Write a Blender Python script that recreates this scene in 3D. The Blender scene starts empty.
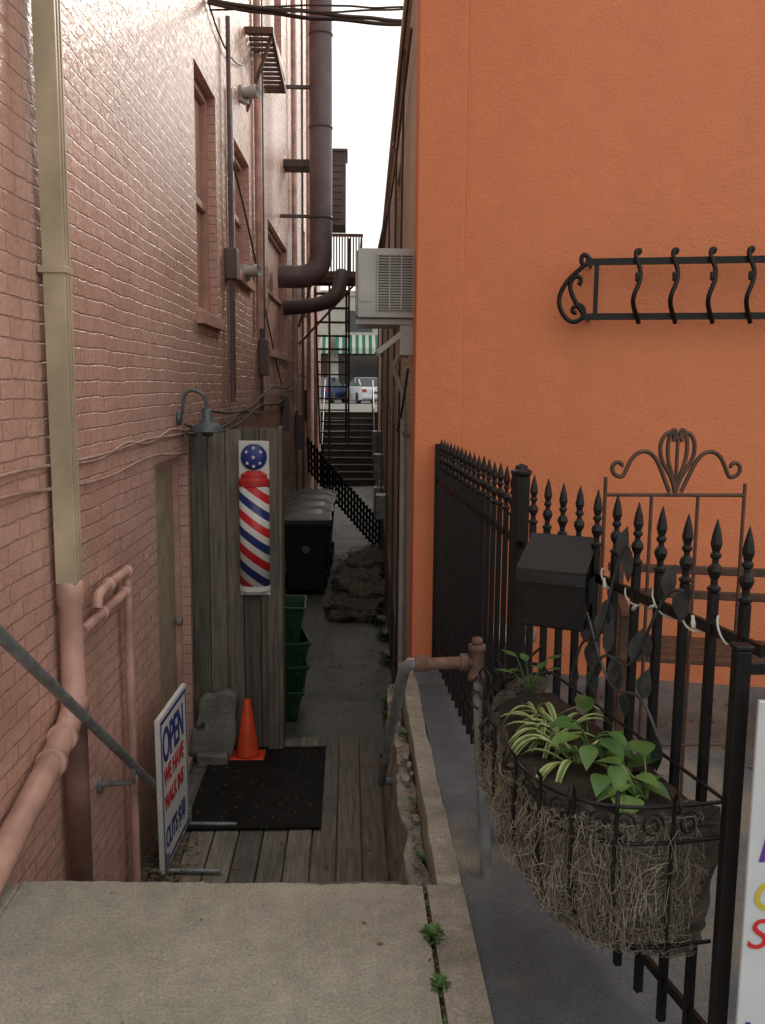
import bpy, math, random
from mathutils import Vector, Matrix, noise
random.seed(7)
R=math.radians
sc=bpy.context.scene
sc.view_settings.view_transform='Standard'; sc.view_settings.look='None'; sc.view_settings.exposure=0
col=sc.collection

# ---------------- materials ----------------
def nm(name):
    m=bpy.data.materials.new(name); m.use_nodes=True
    nt=m.node_tree; b=nt.nodes['Principled BSDF']
    return m,nt,b
def lk(nt,a,b): nt.links.new(a,b)
def c4(c): return (c[0],c[1],c[2],1)
def math_n(nt,op,a,b=None):
    n=nt.nodes.new('ShaderNodeMath'); n.operation=op
    for i,v in enumerate((a,b)):
        if v is None: continue
        if isinstance(v,(int,float)): n.inputs[i].default_value=v
        else: lk(nt,v,n.inputs[i])
    return n.outputs[0]
def noise_n(nt,vec,scale,detail=4,rough=.55):
    n=nt.nodes.new('ShaderNodeTexNoise'); n.inputs['Scale'].default_value=scale
    n.inputs['Detail'].default_value=min(detail,3); n.inputs['Roughness'].default_value=rough
    if vec is not None: lk(nt,vec,n.inputs['Vector'])
    return n.outputs['Fac']
def ramp_n(nt,fac,p0,p1,c0=(0,0,0),c1=(1,1,1)):
    n=nt.nodes.new('ShaderNodeValToRGB'); e=n.color_ramp.elements
    e[0].position=p0;e[1].position=p1;e[0].color=c4(c0);e[1].color=c4(c1)
    lk(nt,fac,n.inputs['Fac']); return n.outputs['Color']
def mix_n(nt,fac,a,b,mode='MIX'):
    n=nt.nodes.new('ShaderNodeMixRGB'); n.blend_type=mode
    for i,v in enumerate((fac,a,b)):
        if isinstance(v,(int,float)): n.inputs[i].default_value=v
        elif isinstance(v,tuple): n.inputs[i].default_value=c4(v)
        else: lk(nt,v,n.inputs[i])
    return n.outputs['Color']
def bump_n(nt,b,h,strength=.5,dist=.01,normal=None):
    n=nt.nodes.new('ShaderNodeBump'); n.inputs['Strength'].default_value=strength; n.inputs['Distance'].default_value=dist
    lk(nt,h,n.inputs['Height'])
    if b is not None: lk(nt,n.outputs[0],b.inputs['Normal'])
    return n.outputs[0]
def objco(nt,sx=1,sy=1,sz=1):
    t=nt.nodes.new('ShaderNodeTexCoord'); m=nt.nodes.new('ShaderNodeMapping')
    m.inputs['Scale'].default_value=(sx,sy,sz); lk(nt,t.outputs['Object'],m.inputs['Vector']); return m.outputs[0]

def plain(name,c,rough=.6,metal=0,var=.25,scale=8,bump=.15,c2=None,bd=.003,spec=.5):
    m,nt,b=nm(name); v=objco(nt)
    n=noise_n(nt,v,scale,4)
    if c2 is None: c2=tuple(x*(1-var) for x in c); c=tuple(min(1,x*(1+var*.4)) for x in c)
    lk(nt,ramp_n(nt,n,.35,.68,c2,c),b.inputs['Base Color'])
    b.inputs['Roughness'].default_value=rough; b.inputs['Metallic'].default_value=metal; b.inputs['Specular IOR Level'].default_value=spec
    if bump: bump_n(nt,b,noise_n(nt,v,scale*6,3),bump,bd)
    return m

def brick(name,c1,c2,cm,rough=.4,bw=.215,bh=.07,mort=.011,bd=.012,dirt=(.2,.13,.1),dirtamt=.35,spec=.5):
    m,nt,b=nm(name); v=objco(nt)
    s=nt.nodes.new('ShaderNodeSeparateXYZ'); lk(nt,v,s.inputs[0])
    wob=noise_n(nt,v,2.2,3); w=math_n(nt,'MULTIPLY',math_n(nt,'SUBTRACT',wob,.5),.035)
    wob2=noise_n(nt,v,20,3); w2=math_n(nt,'MULTIPLY',math_n(nt,'SUBTRACT',wob2,.5),.014)
    cb=nt.nodes.new('ShaderNodeCombineXYZ'); lk(nt,math_n(nt,'ADD',s.outputs[0],w2),cb.inputs[0]); lk(nt,math_n(nt,'ADD',math_n(nt,'ADD',s.outputs[2],w),w2),cb.inputs[1])
    def bt(a,bc,mc):
        t=nt.nodes.new('ShaderNodeTexBrick'); lk(nt,cb.outputs[0],t.inputs['Vector'])
        t.inputs['Color1'].default_value=c4(a); t.inputs['Color2'].default_value=c4(bc); t.inputs['Mortar'].default_value=c4(mc)
        t.inputs['Scale'].default_value=1; t.inputs['Brick Width'].default_value=bw; t.inputs['Row Height'].default_value=bh
        t.inputs['Mortar Size'].default_value=mort*.5; t.inputs['Mortar Smooth'].default_value=.6; t.offset=.5
        return t
    t=bt(c1,c2,cm)
    big=noise_n(nt,v,.9,4,.65)
    cc=mix_n(nt,math_n(nt,'MULTIPLY',ramp_n(nt,big,.42,.75),dirtamt),t.outputs['Color'],dirt)
    vs=objco(nt,1.2,1.2,.12); st=noise_n(nt,vs,3.5,4,.6)
    cc=mix_n(nt,math_n(nt,'MULTIPLY',ramp_n(nt,st,.5,.75),.28),cc,dirt)
    fine=noise_n(nt,v,45,3)
    cc=mix_n(nt,.4,cc,ramp_n(nt,fine,.3,.7,(.7,.7,.7),(1.15,1.15,1.15)),'MULTIPLY')
    lk(nt,cc,b.inputs['Base Color'])
    t2=bt((.3,.3,.3),(1,1,1),(0,0,0))
    h=mix_n(nt,.45,t2.outputs['Color'],ramp_n(nt,noise_n(nt,v,14,3),.2,.8))
    h=mix_n(nt,.16,h,fine)
    bump_n(nt,b,h,.85,bd)
    rr=nt.nodes.new('ShaderNodeMapRange'); lk(nt,noise_n(nt,v,6,3),rr.inputs[0]); rr.inputs[3].default_value=rough-.1; rr.inputs[4].default_value=rough+.2
    lk(nt,rr.outputs[0],b.inputs['Roughness']); b.inputs['Specular IOR Level'].default_value=spec
    return m

def concrete(name,ca,cb_,stain,scale=2.2,bd=.006,stainpos=(.55,.75),moss=None,rough=.85,stainamt=.8,crack=0):
    m,nt,b=nm(name); v=objco(nt)
    n1=noise_n(nt,v,scale,4,.65); c=ramp_n(nt,n1,.3,.72,ca,cb_)
    n2=noise_n(nt,v,scale*.6,4,.7); c=mix_n(nt,math_n(nt,'MULTIPLY',ramp_n(nt,n2,*stainpos),stainamt),c,stain)
    if moss:
        n3=noise_n(nt,v,scale*1.7,4,.7); c=mix_n(nt,ramp_n(nt,n3,.52,.66),c,moss)
    f=noise_n(nt,v,110,3,.7); c=mix_n(nt,.8,c,ramp_n(nt,f,.3,.7,(.6,.6,.6),(1.35,1.35,1.35)),'MULTIPLY')
    f3=noise_n(nt,v,14,4,.7); c=mix_n(nt,.6,c,ramp_n(nt,f3,.3,.7,(.72,.72,.72),(1.18,1.18,1.18)),'MULTIPLY')
    vo=nt.nodes.new('ShaderNodeTexVoronoi'); vo.inputs['Scale'].default_value=55; lk(nt,v,vo.inputs['Vector'])
    sp=ramp_n(nt,vo.outputs['Distance'],.08,.16,(.55,.55,.55),(1,1,1)); c=mix_n(nt,.5,c,sp,'MULTIPLY')
    h=mix_n(nt,.5,noise_n(nt,v,30,4,.7),n1)
    if crack:
        vd=nt.nodes.new('ShaderNodeVectorMath'); vd.operation='ADD'; nn=nt.nodes.new('ShaderNodeTexNoise'); nn.inputs['Scale'].default_value=5; lk(nt,v,nn.inputs['Vector'])
        ms_=nt.nodes.new('ShaderNodeVectorMath'); ms_.operation='SCALE'; ms_.inputs['Scale'].default_value=.25; lk(nt,nn.outputs['Color'],ms_.inputs[0])
        lk(nt,v,vd.inputs[0]); lk(nt,ms_.outputs[0],vd.inputs[1])
        vc=nt.nodes.new('ShaderNodeTexVoronoi'); vc.feature='DISTANCE_TO_EDGE'; vc.inputs['Scale'].default_value=crack; lk(nt,vd.outputs[0],vc.inputs['Vector'])
        cr=ramp_n(nt,vc.outputs['Distance'],.002,.007,(.35,.33,.3),(1,1,1)); c=mix_n(nt,.7,c,cr,'MULTIPLY')
    lk(nt,c,b.inputs['Base Color']); b.inputs['Roughness'].default_value=rough
    bump_n(nt,b,h,.7,bd)
    return m

def wood(name,ca,cb_,axis,width,off=0,along='Y'):
    m,nt,b=nm(name)
    st={'Y':(14,1,14),'Z':(14,14,1),'X':(1,14,14)}[along]
    v=objco(nt,*st); raw=objco(nt); s=nt.nodes.new('ShaderNodeSeparateXYZ'); lk(nt,raw,s.inputs[0])
    idx=math_n(nt,'FLOOR',math_n(nt,'DIVIDE',math_n(nt,'SUBTRACT',s.outputs['XYZ'.index(axis)],off),width))
    wn=nt.nodes.new('ShaderNodeTexWhiteNoise'); wn.noise_dimensions='1D'; lk(nt,idx,wn.inputs['W'])
    ad=nt.nodes.new('ShaderNodeVectorMath'); ad.operation='ADD'; lk(nt,v,ad.inputs[0]); lk(nt,wn.outputs['Color'],ad.inputs[1])
    g=noise_n(nt,ad.outputs[0],3,4,.7); c=ramp_n(nt,g,.3,.7,ca,cb_)
    c=mix_n(nt,1,c,ramp_n(nt,wn.outputs['Value'],0,1,(.6,.6,.6),(1.15,1.13,1.1)),'MULTIPLY')
    d=noise_n(nt,raw,2.5,4,.7); c=mix_n(nt,math_n(nt,'MULTIPLY',ramp_n(nt,d,.5,.75),.5),c,(.05,.05,.045))
    lk(nt,c,b.inputs['Base Color']); b.inputs['Roughness'].default_value=.85
    bump_n(nt,b,g,.7,.005); return m

M={}
M['pink']=brick('pink_painted_brick',(.59,.36,.295),(.66,.415,.345),(.46,.27,.22),rough=.24,dirt=(.30,.175,.145),dirtamt=.35,bd=.015,spec=.65)
M['pinkplain']=plain('pink_paint',(.54,.32,.26),.4,var=.2)
M['pinkpipe']=plain('pink_pipe_paint',(.56,.34,.28),.38,var=.35,scale=5)
M['beigepipe']=plain('beige_pipe_paint',(.52,.44,.31),.42,var=.3,scale=4)
M['beigedoor']=plain('beige_door_paint',(.42,.35,.24),.5)
M['glass']=plain('window_glass',(.03,.035,.04),.08,bump=0)
M['cream']=brick('cream_painted_brick',(.54,.47,.37),(.60,.53,.42),(.42,.36,.28),rough=.6,dirt=(.26,.22,.18),dirtamt=.6)
M['sidewalk']=concrete('sidewalk_concrete',(.27,.26,.21),(.37,.355,.30),(.18,.175,.15),1.7,stainamt=.75,bd=.008)
M['kerb']=concrete('coping_concrete',(.22,.205,.17),(.36,.335,.28),(.10,.09,.075),4,stainamt=.9)
M['retain']=concrete('retaining_wall_concrete',(.22,.21,.18),(.38,.36,.32),(.09,.085,.07),5,bd=.02)
M['retaindark']=concrete('dark_concrete',(.12,.11,.10),(.20,.19,.17),(.06,.06,.05),5,bd=.015)
M['bluepave']=concrete('blue_painted_pavement',(.075,.085,.10),(.13,.143,.165),(.22,.20,.16),1.6,stainpos=(.50,.62),stainamt=.85,bd=.008)
M['alley']=concrete('alley_ground',(.085,.088,.075),(.165,.168,.15),(.045,.045,.04),1.3,bd=.02,moss=(.06,.07,.04),rough=.55,crack=.8)
M['asphalt']=concrete('asphalt',(.045,.045,.047),(.06,.06,.062),(.035,.035,.035),1.0)
M['dirt']=concrete('dirt',(.06,.045,.03),(.1,.08,.06),(.04,.04,.02),6,bd=.02)
M['iron']=plain('black_iron',(.005,.005,.006),.40,metal=0,c2=(.010,.009,.009),scale=20,bump=.3,bd=.002,spec=.28)
M['rustiron']=plain('rusty_iron',(.05,.035,.03),.6,metal=.2,c2=(.12,.055,.03),scale=25,bump=.4)
M['leafiron']=plain('painted_metal_leaf',(.075,.085,.09),.5,metal=.2,c2=(.035,.04,.042),scale=20)
M['galv']=plain('galvanised_pipe',(.30,.33,.35),.42,metal=.4,c2=(.16,.165,.17),scale=14)
M['rust']=plain('rusty_pipe',(.20,.11,.075),.75,metal=.1,c2=(.09,.05,.04),scale=22,bump=.5)
M['duct']=plain('duct_paint',(.16,.115,.125),.55,c2=(.10,.07,.075),scale=3)
M['duct2']=plain('duct_paint_dark',(.11,.08,.08),.6,c2=(.06,.045,.045),scale=3)
M['white']=plain('white_paint',(.72,.72,.70),.45,var=.1)
M['signwhite']=plain('sign_panel_white',(.55,.57,.60),.35,var=.12,scale=5)
M['cord']=plain('white_cord',(.45,.45,.40),.5,var=.3)
M['acwhite']=plain('ac_casing',(.42,.44,.43),.45,var=.18,scale=4)
M['acdark']=plain('ac_dark',(.09,.095,.1),.6)
M['red']=plain('red_paint',(.55,.03,.03),.4,var=.15)
M['blue']=plain('blue_paint',(.02,.045,.25),.4,var=.15)
M['purple']=plain('purple_ink',(.14,.03,.3),.5,var=.1)
M['yellow']=plain('yellow_ink',(.55,.42,.05),.5,var=.1)
M['cone']=plain('cone_orange',(.75,.075,.02),.5,var=.2)
M['rock']=concrete('stone_slab',(.13,.125,.11),(.24,.23,.21),(.06,.065,.05),5,bd=.02)
M['binblack']=plain('black_bin_plastic',(.012,.013,.015),.4,var=.3,scale=5)
M['bingrey']=plain('grey_bin_lid',(.09,.095,.10),.3,var=.3,scale=5)
M['bingreen']=plain('green_bin_plastic',(.010,.065,.03),.45,var=.3,scale=5)
M['lampgrey']=plain('lamp_blue_grey',(.09,.11,.13),.4,metal=.3)
M['cable']=plain('cable_black',(.06,.04,.035),.6,bump=0)
M['cablepink']=plain('cable_painted',(.42,.28,.23),.5,bump=0)
M['soil']=plain('soil',(.05,.035,.022),.95,c2=(.02,.014,.01),scale=40,bump=1,bd=.01)
M['coir']=plain('coir_fibre',(.17,.145,.115),.95,c2=(.075,.062,.05),scale=18,bump=1,bd=.012)
M['coirl']=plain('coir_strand_light',(.34,.30,.25),.9,bump=0,c2=(.19,.16,.13),scale=9)
M['coird']=plain('coir_strand_dark',(.09,.07,.055),.9,bump=0,c2=(.18,.145,.11),scale=9)
M['leafg']=plain('leaf_green',(.065,.16,.035),.45,c2=(.03,.09,.02),scale=12,bump=.2)
M['leafg2']=plain('leaf_green_light',(.12,.21,.05),.45,c2=(.055,.13,.025),scale=12,bump=.2)
M['leafc']=plain('leaf_cream_edge',(.36,.40,.17),.45,var=.2,bump=0)
M['dryleaf']=plain('dry_leaf',(.20,.13,.07),.8,c2=(.09,.055,.03),scale=10)
M['deck']=wood('deck_wood',(.11,.10,.088),(.26,.24,.21),'X',.143,-1.2,'Y')
M['panel']=wood('fence_board_wood',(.095,.085,.072),(.225,.20,.17),'X',.118,-1.2,'Z')
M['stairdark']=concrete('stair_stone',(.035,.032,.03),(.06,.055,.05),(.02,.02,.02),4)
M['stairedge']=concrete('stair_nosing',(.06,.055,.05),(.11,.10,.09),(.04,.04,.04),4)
M['carblue']=plain('car_paint_blue',(.02,.045,.14),.2,var=.05,bump=0)
M['carwhite']=plain('car_paint_white',(.62,.63,.65),.2,var=.05,bump=0)
M['tyre']=plain('tyre',(.02,.02,.02),.8)
M['taillight']=plain('tail_light',(.4,.01,.01),.2,bump=0)
M['stucco_far']=plain('far_stucco',(.42,.40,.36),.8,var=.15,scale=.8)

def mk_stucco():
    m,nt,b=nm('orange_stucco'); v=objco(nt)
    n1=noise_n(nt,v,.7,4,.6); c=ramp_n(nt,n1,.3,.75,(.65,.205,.085),(.73,.245,.108))
    vs=objco(nt,1.5,1.5,.15); st=noise_n(nt,vs,2.5,4); c=mix_n(nt,math_n(nt,'MULTIPLY',ramp_n(nt,st,.5,.8),.3),c,(.54,.175,.085))
    n4=noise_n(nt,v,7,4,.7); c=mix_n(nt,.25,c,ramp_n(nt,n4,.3,.7,(.8,.8,.8),(1.1,1.1,1.1)),'MULTIPLY')
    lk(nt,c,b.inputs['Base Color']); b.inputs['Roughness'].default_value=.62
    h=mix_n(nt,.35,noise_n(nt,v,5,4,.6),noise_n(nt,v,70,4,.6)); bump_n(nt,b,h,.65,.018); return m
M['orange']=mk_stucco()
def mk_stripe():
    m,nt,b=nm('barber_stripes'); v=objco(nt); s=nt.nodes.new('ShaderNodeSeparateXYZ'); lk(nt,v,s.inputs[0])
    f=math_n(nt,'FRACT',math_n(nt,'DIVIDE',math_n(nt,'ADD',math_n(nt,'ADD',s.outputs[2],math_n(nt,'MULTIPLY',s.outputs[0],.75)),5.0),.235))
    r=nt.nodes.new('ShaderNodeValToRGB'); r.color_ramp.interpolation='CONSTANT'; e=r.color_ramp.elements
    e[0].position=0;e[0].color=(.6,.02,.03,1);e[1].position=.27;e[1].color=(.72,.72,.71,1)
    for p,c in ((.5,(.02,.035,.17,1)),(.77,(.72,.72,.71,1))):
        x=e.new(p); x.color=c
    lk(nt,f,r.inputs['Fac'])
    g=noise_n(nt,v,9,4); c=mix_n(nt,.5,r.outputs['Color'],ramp_n(nt,g,.3,.7,(.8,.78,.75),(1.05,1.05,1.05)),'MULTIPLY')
    lk(nt,c,b.inputs['Base Color']); b.inputs['Roughness'].default_value=.35; return m
M['stripe']=mk_stripe()
def mk_awn():
    m,nt,b=nm('awning_stripes'); v=objco(nt); s=nt.nodes.new('ShaderNodeSeparateXYZ'); lk(nt,v,s.inputs[0])
    f=math_n(nt,'FRACT',math_n(nt,'DIVIDE',s.outputs[0],.5))
    lk(nt,ramp_n(nt,f,.49,.51,(.02,.13,.08),(.45,.48,.45)),b.inputs['Base Color']); return m
M['awning']=mk_awn()
def mk_mat():
    m,nt,b=nm('rubber_mat'); v=objco(nt)
    vo=nt.nodes.new('ShaderNodeTexVoronoi'); vo.inputs['Scale'].default_value=32; vo.inputs['Randomness'].default_value=.15; lk(nt,v,vo.inputs['Vector'])
    c=ramp_n(nt,noise_n(nt,v,6,4),.3,.75,(.005,.005,.005),(.016,.015,.014)); lk(nt,c,b.inputs['Base Color'])
    b.inputs['Roughness'].default_value=.8; b.inputs['Specular IOR Level'].default_value=.25; bump_n(nt,b,ramp_n(nt,vo.outputs['Distance'],.2,.45),.8,.006); return m
M['mat']=mk_mat()

# ---------------- mesh helpers ----------------
def empty(name,loc=(0,0,0),rot=(0,0,0)):
    e=bpy.data.objects.new(name,None); e.location=loc; e.rotation_euler=rot; e.empty_display_size=.1; col.objects.link(e); return e
class MB:
    def __init__(s): s.v=[];s.f=[];s.m=[]
    def add(s,vs,fs,m=0):
        o=len(s.v); s.v+= [tuple(x) for x in vs]; s.f+=[tuple(i+o for i in f) for f in fs]; s.m+=[m]*len(fs)
    def box(s,c,d,m=0,Rm=None):
        vs=[Vector((x*d[0]/2,y*d[1]/2,z*d[2]/2)) for x in(-1,1) for y in(-1,1) for z in(-1,1)]
        if Rm: vs=[Rm@p for p in vs]
        vs=[p+Vector(c) for p in vs]
        s.add(vs,[(0,1,3,2),(4,6,7,5),(0,4,5,1),(2,3,7,6),(0,2,6,4),(1,5,7,3)],m)
    def b2(s,a,b,m=0): s.box([(a[i]+b[i])/2 for i in range(3)],[abs(b[i]-a[i]) for i in range(3)],m)
    def lathe(s,prof,c,seg=12,m=0,Rm=None):
        vs=[];n=len(prof)
        for r,z in prof:
            for k in range(seg):
                a=2*math.pi*(k+.5)/seg; p=Vector((r*math.cos(a),r*math.sin(a),z))
                if Rm: p=Rm@p
                vs.append(p+Vector(c))
        fs=[(i*seg+k,i*seg+(k+1)%seg,(i+1)*seg+(k+1)%seg,(i+1)*seg+k) for i in range(n-1) for k in range(seg)]
        fs.append(tuple(reversed(range(seg)))); fs.append(tuple((n-1)*seg+k for k in range(seg)))
        s.add(vs,fs,m)
    def obj(s,name,mats,parent=None,loc=(0,0,0),rot=(0,0,0),bevel=0,smooth=False):
        me=bpy.data.meshes.new(name); me.from_pydata(s.v,[],s.f); me.update()
        for k in (mats if isinstance(mats,(list,tuple)) else [mats]): me.materials.append(M[k])
        for i,p in enumerate(me.polygons): p.material_index=s.m[i]; p.use_smooth=smooth
        o=bpy.data.objects.new(name,me); o.location=loc; o.rotation_euler=rot; col.objects.link(o)
        if parent: o.parent=parent
        if bevel:
            bm=o.modifiers.new('b','BEVEL'); bm.width=bevel; bm.segments=2; bm.limit_method='ANGLE'
        return o
def curve(name,splines,r,mat,parent=None,kind='POLY',loc=(0,0,0),rot=(0,0,0),br=2,taper=None):
    cu=bpy.data.curves.new(name,'CURVE'); cu.dimensions='3D'; cu.bevel_depth=r; cu.bevel_resolution=br; cu.use_fill_caps=True; cu.resolution_u=5
    for pts in splines:
        sp=cu.splines.new('NURBS' if kind=='NURBS' else 'POLY'); sp.points.add(len(pts)-1)
        for i,p in enumerate(pts):
            sp.points[i].co=(p[0],p[1],p[2],1)
            if taper: sp.points[i].radius=taper(i/(len(pts)-1))
        if kind=='NURBS': sp.order_u=min(4,len(pts)); sp.use_endpoint_u=True
        else: sp.use_smooth=True
    cu.materials.append(M[mat]); o=bpy.data.objects.new(name,cu); o.location=loc; o.rotation_euler=rot; col.objects.link(o)
    if parent: o.parent=parent
    return o
def wall(name,origin,ang,length,z0,z1,ops,mats,parent=None):
    us=sorted(set([0,length]+[o[0] for o in ops]+[o[1] for o in ops])); vs=sorted(set([z0,z1]+[o[2] for o in ops]+[o[3] for o in ops]))
    mb=MB()
    for i in range(len(us)-1):
        for j in range(len(vs)-1):
            a,b,c,d=us[i],us[i+1],vs[j],vs[j+1]; mu,mv=(a+b)/2,(c+d)/2
            if any(o[0]<mu<o[1] and o[2]<mv<o[3] for o in ops): continue
            mb.add([(a,0,c),(b,0,c),(b,0,d),(a,0,d)],[(0,1,2,3)],0)
    for a,b,c,d,dp,bk in ops:
        mb.add([(a,0,c),(a,dp,c),(a,dp,d),(a,0,d)],[(0,1,2,3)],0)
        mb.add([(b,0,c),(b,0,d),(b,dp,d),(b,dp,c)],[(0,1,2,3)],0)
        mb.add([(a,0,c),(b,0,c),(b,dp,c),(a,dp,c)],[(0,1,2,3)],0)
        mb.add([(a,0,d),(a,dp,d),(b,dp,d),(b,0,d)],[(0,1,2,3)],0)
        mb.add([(a,dp,c),(b,dp,c),(b,dp,d),(a,dp,d)],[(0,1,2,3)],bk)
    return mb.obj(name,mats,parent,loc=origin,rot=(0,0,ang))
def rough(name,c,d,mat,n=8,amp=.02,fs=6,parent=None,rot=(0,0,0),seed=0,cut=None,smooth=True):
    import bmesh
    bm=bmesh.new(); bmesh.ops.create_cube(bm,size=1); bmesh.ops.subdivide_edges(bm,edges=bm.edges[:],cuts=n,use_grid_fill=True)
    for v in bm.verts:
        p=Vector((v.co.x*d[0],v.co.y*d[1],v.co.z*d[2]))
        if cut: p=cut(v.co.copy(),p)
        v.co=p+noise.noise_vector(p*fs+Vector((seed,seed*2,0)))*amp+noise.noise_vector(p*fs*3.1)*amp*.4
    me=bpy.data.meshes.new(name); bm.to_mesh(me); bm.free(); me.materials.append(M[mat])
    for p in me.polygons: p.use_smooth=smooth
    o=bpy.data.objects.new(name,me); o.location=c; o.rotation_euler=rot; col.objects.link(o)
    if parent: o.parent=parent
    return o
def sheet(name,x0,x1,y0,y1,z,mat,nx=1,ny=1,amp=0,fs=2):
    vs=[];fs_=[]
    for j in range(ny+1):
        for i in range(nx+1):
            x=x0+(x1-x0)*i/nx; y=y0+(y1-y0)*j/ny
            vs.append((x,y,z+(noise.noise(Vector((x*fs,y*fs,3)))*amp if amp else 0)))
    for j in range(ny):
        for i in range(nx):
            a=j*(nx+1)+i; fs_.append((a,a+1,a+nx+2,a+nx+1))
    mb=MB(); mb.add(vs,fs_); return mb.obj(name,mat,smooth=amp>0)
def text(s,size,mat,parent,loc,rot=(R(90),0,0),ext=.001,sx=1,off=.012,shear=0):
    cu=bpy.data.curves.new('lettering','FONT'); cu.body=s; cu.size=size; cu.extrude=ext; cu.offset=size*off; cu.shear=shear; cu.materials.append(M[mat])
    o=bpy.data.objects.new('lettering',cu); o.location=loc; o.rotation_euler=rot; o.scale=(sx,1,1); col.objects.link(o); o.parent=parent; return o
def spiral(cx,cz,r0,r1,a0,a1,n=16,y=0):
    return [(cx+(r0+(r1-r0)*i/n)*math.cos(a0+(a1-a0)*i/n),y,cz+(r0+(r1-r0)*i/n)*math.sin(a0+(a1-a0)*i/n)) for i in range(n+1)]
LW=lambda Y:-1.215+.02*Y
RW=lambda Y:.278+.02*Y
DZ=-1.0; GZ=-1.1

# ---------------- ground ----------------
sheet('ground',-400,400,-400,400,-1.14,'dirt')
sheet('alley_ground',-1.6,2.2,6.3,25,GZ,'alley',40,160,.03,1.7)
def slab(name,x0,x1,y0,y1a,y1b,z0,z1,mat,seg=60,amp=.006):
    mb=MB(); vs=[]
    for i in range(seg+1):
        t=i/seg; x=x0+(x1-x0)*t; y=y1a+(y1b-y1a)*t+noise.noise(Vector((x*7,0,0)))*amp+noise.noise(Vector((x*31,2,0)))*amp*.7
        q=abs(noise.noise(Vector((x*19,5,0))))*.012
        vs+=[(x,y0,z0),(x,y0,z1),(x,y-.010-q,z1),(x,y,z1-.010-q),(x,y,z0)]
    fs=[(i*5+j,i*5+j+1,(i+1)*5+j+1,(i+1)*5+j) for i in range(seg) for j in range(4)]+[(0,1,2,3,4),tuple(seg*5+j for j in (4,3,2,1,0))]
    mb.add(vs,fs); return mb.obj(name,mat)
slab('sidewalk',-1.046,.243,-2.2,2.775,2.725,-.3,0,'sidewalk',seg=110,amp=.009)
mb=MB(); mb.b2((-40,-2.2,-.3),(-1.05,.9,0)); mb.b2((-1.16,.9,-.3),(-1.05,2.76,-.002)); mb.obj('sidewalk','sidewalk',bevel=.012)
slab('sidewalk_edging',.258,.373,-2.2,2.72,2.715,-.3,.002,'kerb',seg=16)
mb=MB(); mb.b2((.24,-2.2,-.3),(.262,2.70,-.02)); mb.obj('soil_joint','dirt')
mb=MB(); mb.b2((.376,-2.2,-.3),(9,5.3,-.018)); mb.obj('yard_pavement','bluepave')
mb=MB(); mb.b2((-40,-2.35,-.5),(40,-2.203,.0)); mb.obj('kerb','kerb',bevel=.02)
mb=MB(); mb.b2((-60,-14,-.6),(60,-2.353,-.14)); mb.obj('road','asphalt')
mb=MB(); mb.b2((-40,-18,-.5),(40,-14.004,.0)); mb.obj('pavement','sidewalk')
mb=MB()
for i in range(5): mb.b2((-1.17,2.79+i*.26,-1.14),(.238,2.79+(i+1)*.26,-.18*(i+1)))
mb.obj('entry_steps','retaindark',bevel=.01)
mb=MB(); w=.143; x=-1.2
while x<.23:
    x1=min(x+w-.009,.238); jy=random.uniform(-.015,.015)
    mb.b2((x,3.9,DZ-.035),(x1,6.42+jy,DZ+random.uniform(-.004,.004))); x+=w
mb.b2((-1.2,3.9,DZ-.1),(.238,6.38,DZ-.05))
mb.obj('wooden_deck','deck',bevel=.003)
rw=empty('retaining_wall')
rough('core',(.335,3.9,-.56),(.075,2.36,1.12),'kerb',n=36,amp=.010,fs=5,parent=rw)
rough('crumbling_ledge',(.265,3.9,-.70),(.070,2.36,1.14),'retain',n=44,amp=.034,fs=5,parent=rw,seed=4)
mb=MB()
for i in range(46):
    s_=random.uniform(.006,.03); mb.box((.265+random.uniform(-.02,.02),random.uniform(2.8,5),-.11+random.uniform(-.01,.02)),(s_,s_*1.3,s_*.7),0,Matrix.Rotation(random.random()*3,3,(1,.4,.8)))
mb.obj('rubble','retain',parent=rw,bevel=.003)

# ---------------- left brick building ----------------
LB=empty('brick_building')
Y0=.8; ang=math.atan2(1,.02)
ops=[(5.2-Y0,6.15-Y0,DZ,1.14,.10,1),
     (6.65-Y0,7.55-Y0,2.12,3.84,.14,2),(8.55-Y0,9.6-Y0,2.64,3.8,.14,2),(11.35-Y0,14.0-Y0,2.03,3.6,.14,2),
     (4.2-Y0,5.2-Y0,5.9,7.6,.14,2),(6.65-Y0,7.55-Y0,5.9,7.6,.14,2),(9.3-Y0,10.3-Y0,5.9,7.6,.14,2),(12.3-Y0,13.3-Y0,5.9,7.6,.14,2),(17-Y0,18-Y0,3.,4.5,.14,2)]
wall('alley_wall',(LW(Y0),Y0,0),ang,23.2,-1.14,11,ops,['pink','beigedoor','glass'],LB)
mb=MB()
for a,b,c,d,dp,bk in ops[1:]:
    mb.b2((a-.06,-.05,c-.09),(b+.06,.10,c-.001))
    mb.b2((a,.07,c),(a+.05,.139,d)); mb.b2((b-.05,.07,c),(b,.139,d)); mb.b2((a+.051,.07,d-.06),(b-.051,.139,d)); mb.b2((a+.051,.07,c),(b-.051,.139,c+.06)); mb.b2((a+.052,.08,(c+d)/2-.025),(b-.052,.139,(c+d)/2+.025))
    mb.b2((a+.052,.115,c+.061),(b-.052,.13,(c+d)/2-.026)); mb.b2((a+.052,.115,(c+d)/2+.026),(b-.052,.125,d-.061))
mb.obj('window_frames','pinkplain',LB,(LW(Y0),Y0,0),(0,0,ang),bevel=.004)
mb=MB(); a,b=5.2-Y0,6.15-Y0
mb.b2((a,.06,DZ),(a+.05,.099,1.14)); mb.b2((b-.05,.06,DZ),(b,.099,1.14)); mb.b2((a+.051,.06,1.08),(b-.051,.099,1.14)); mb.b2((a,-.02,DZ-.02),(b,.058,DZ+.03))
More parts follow.
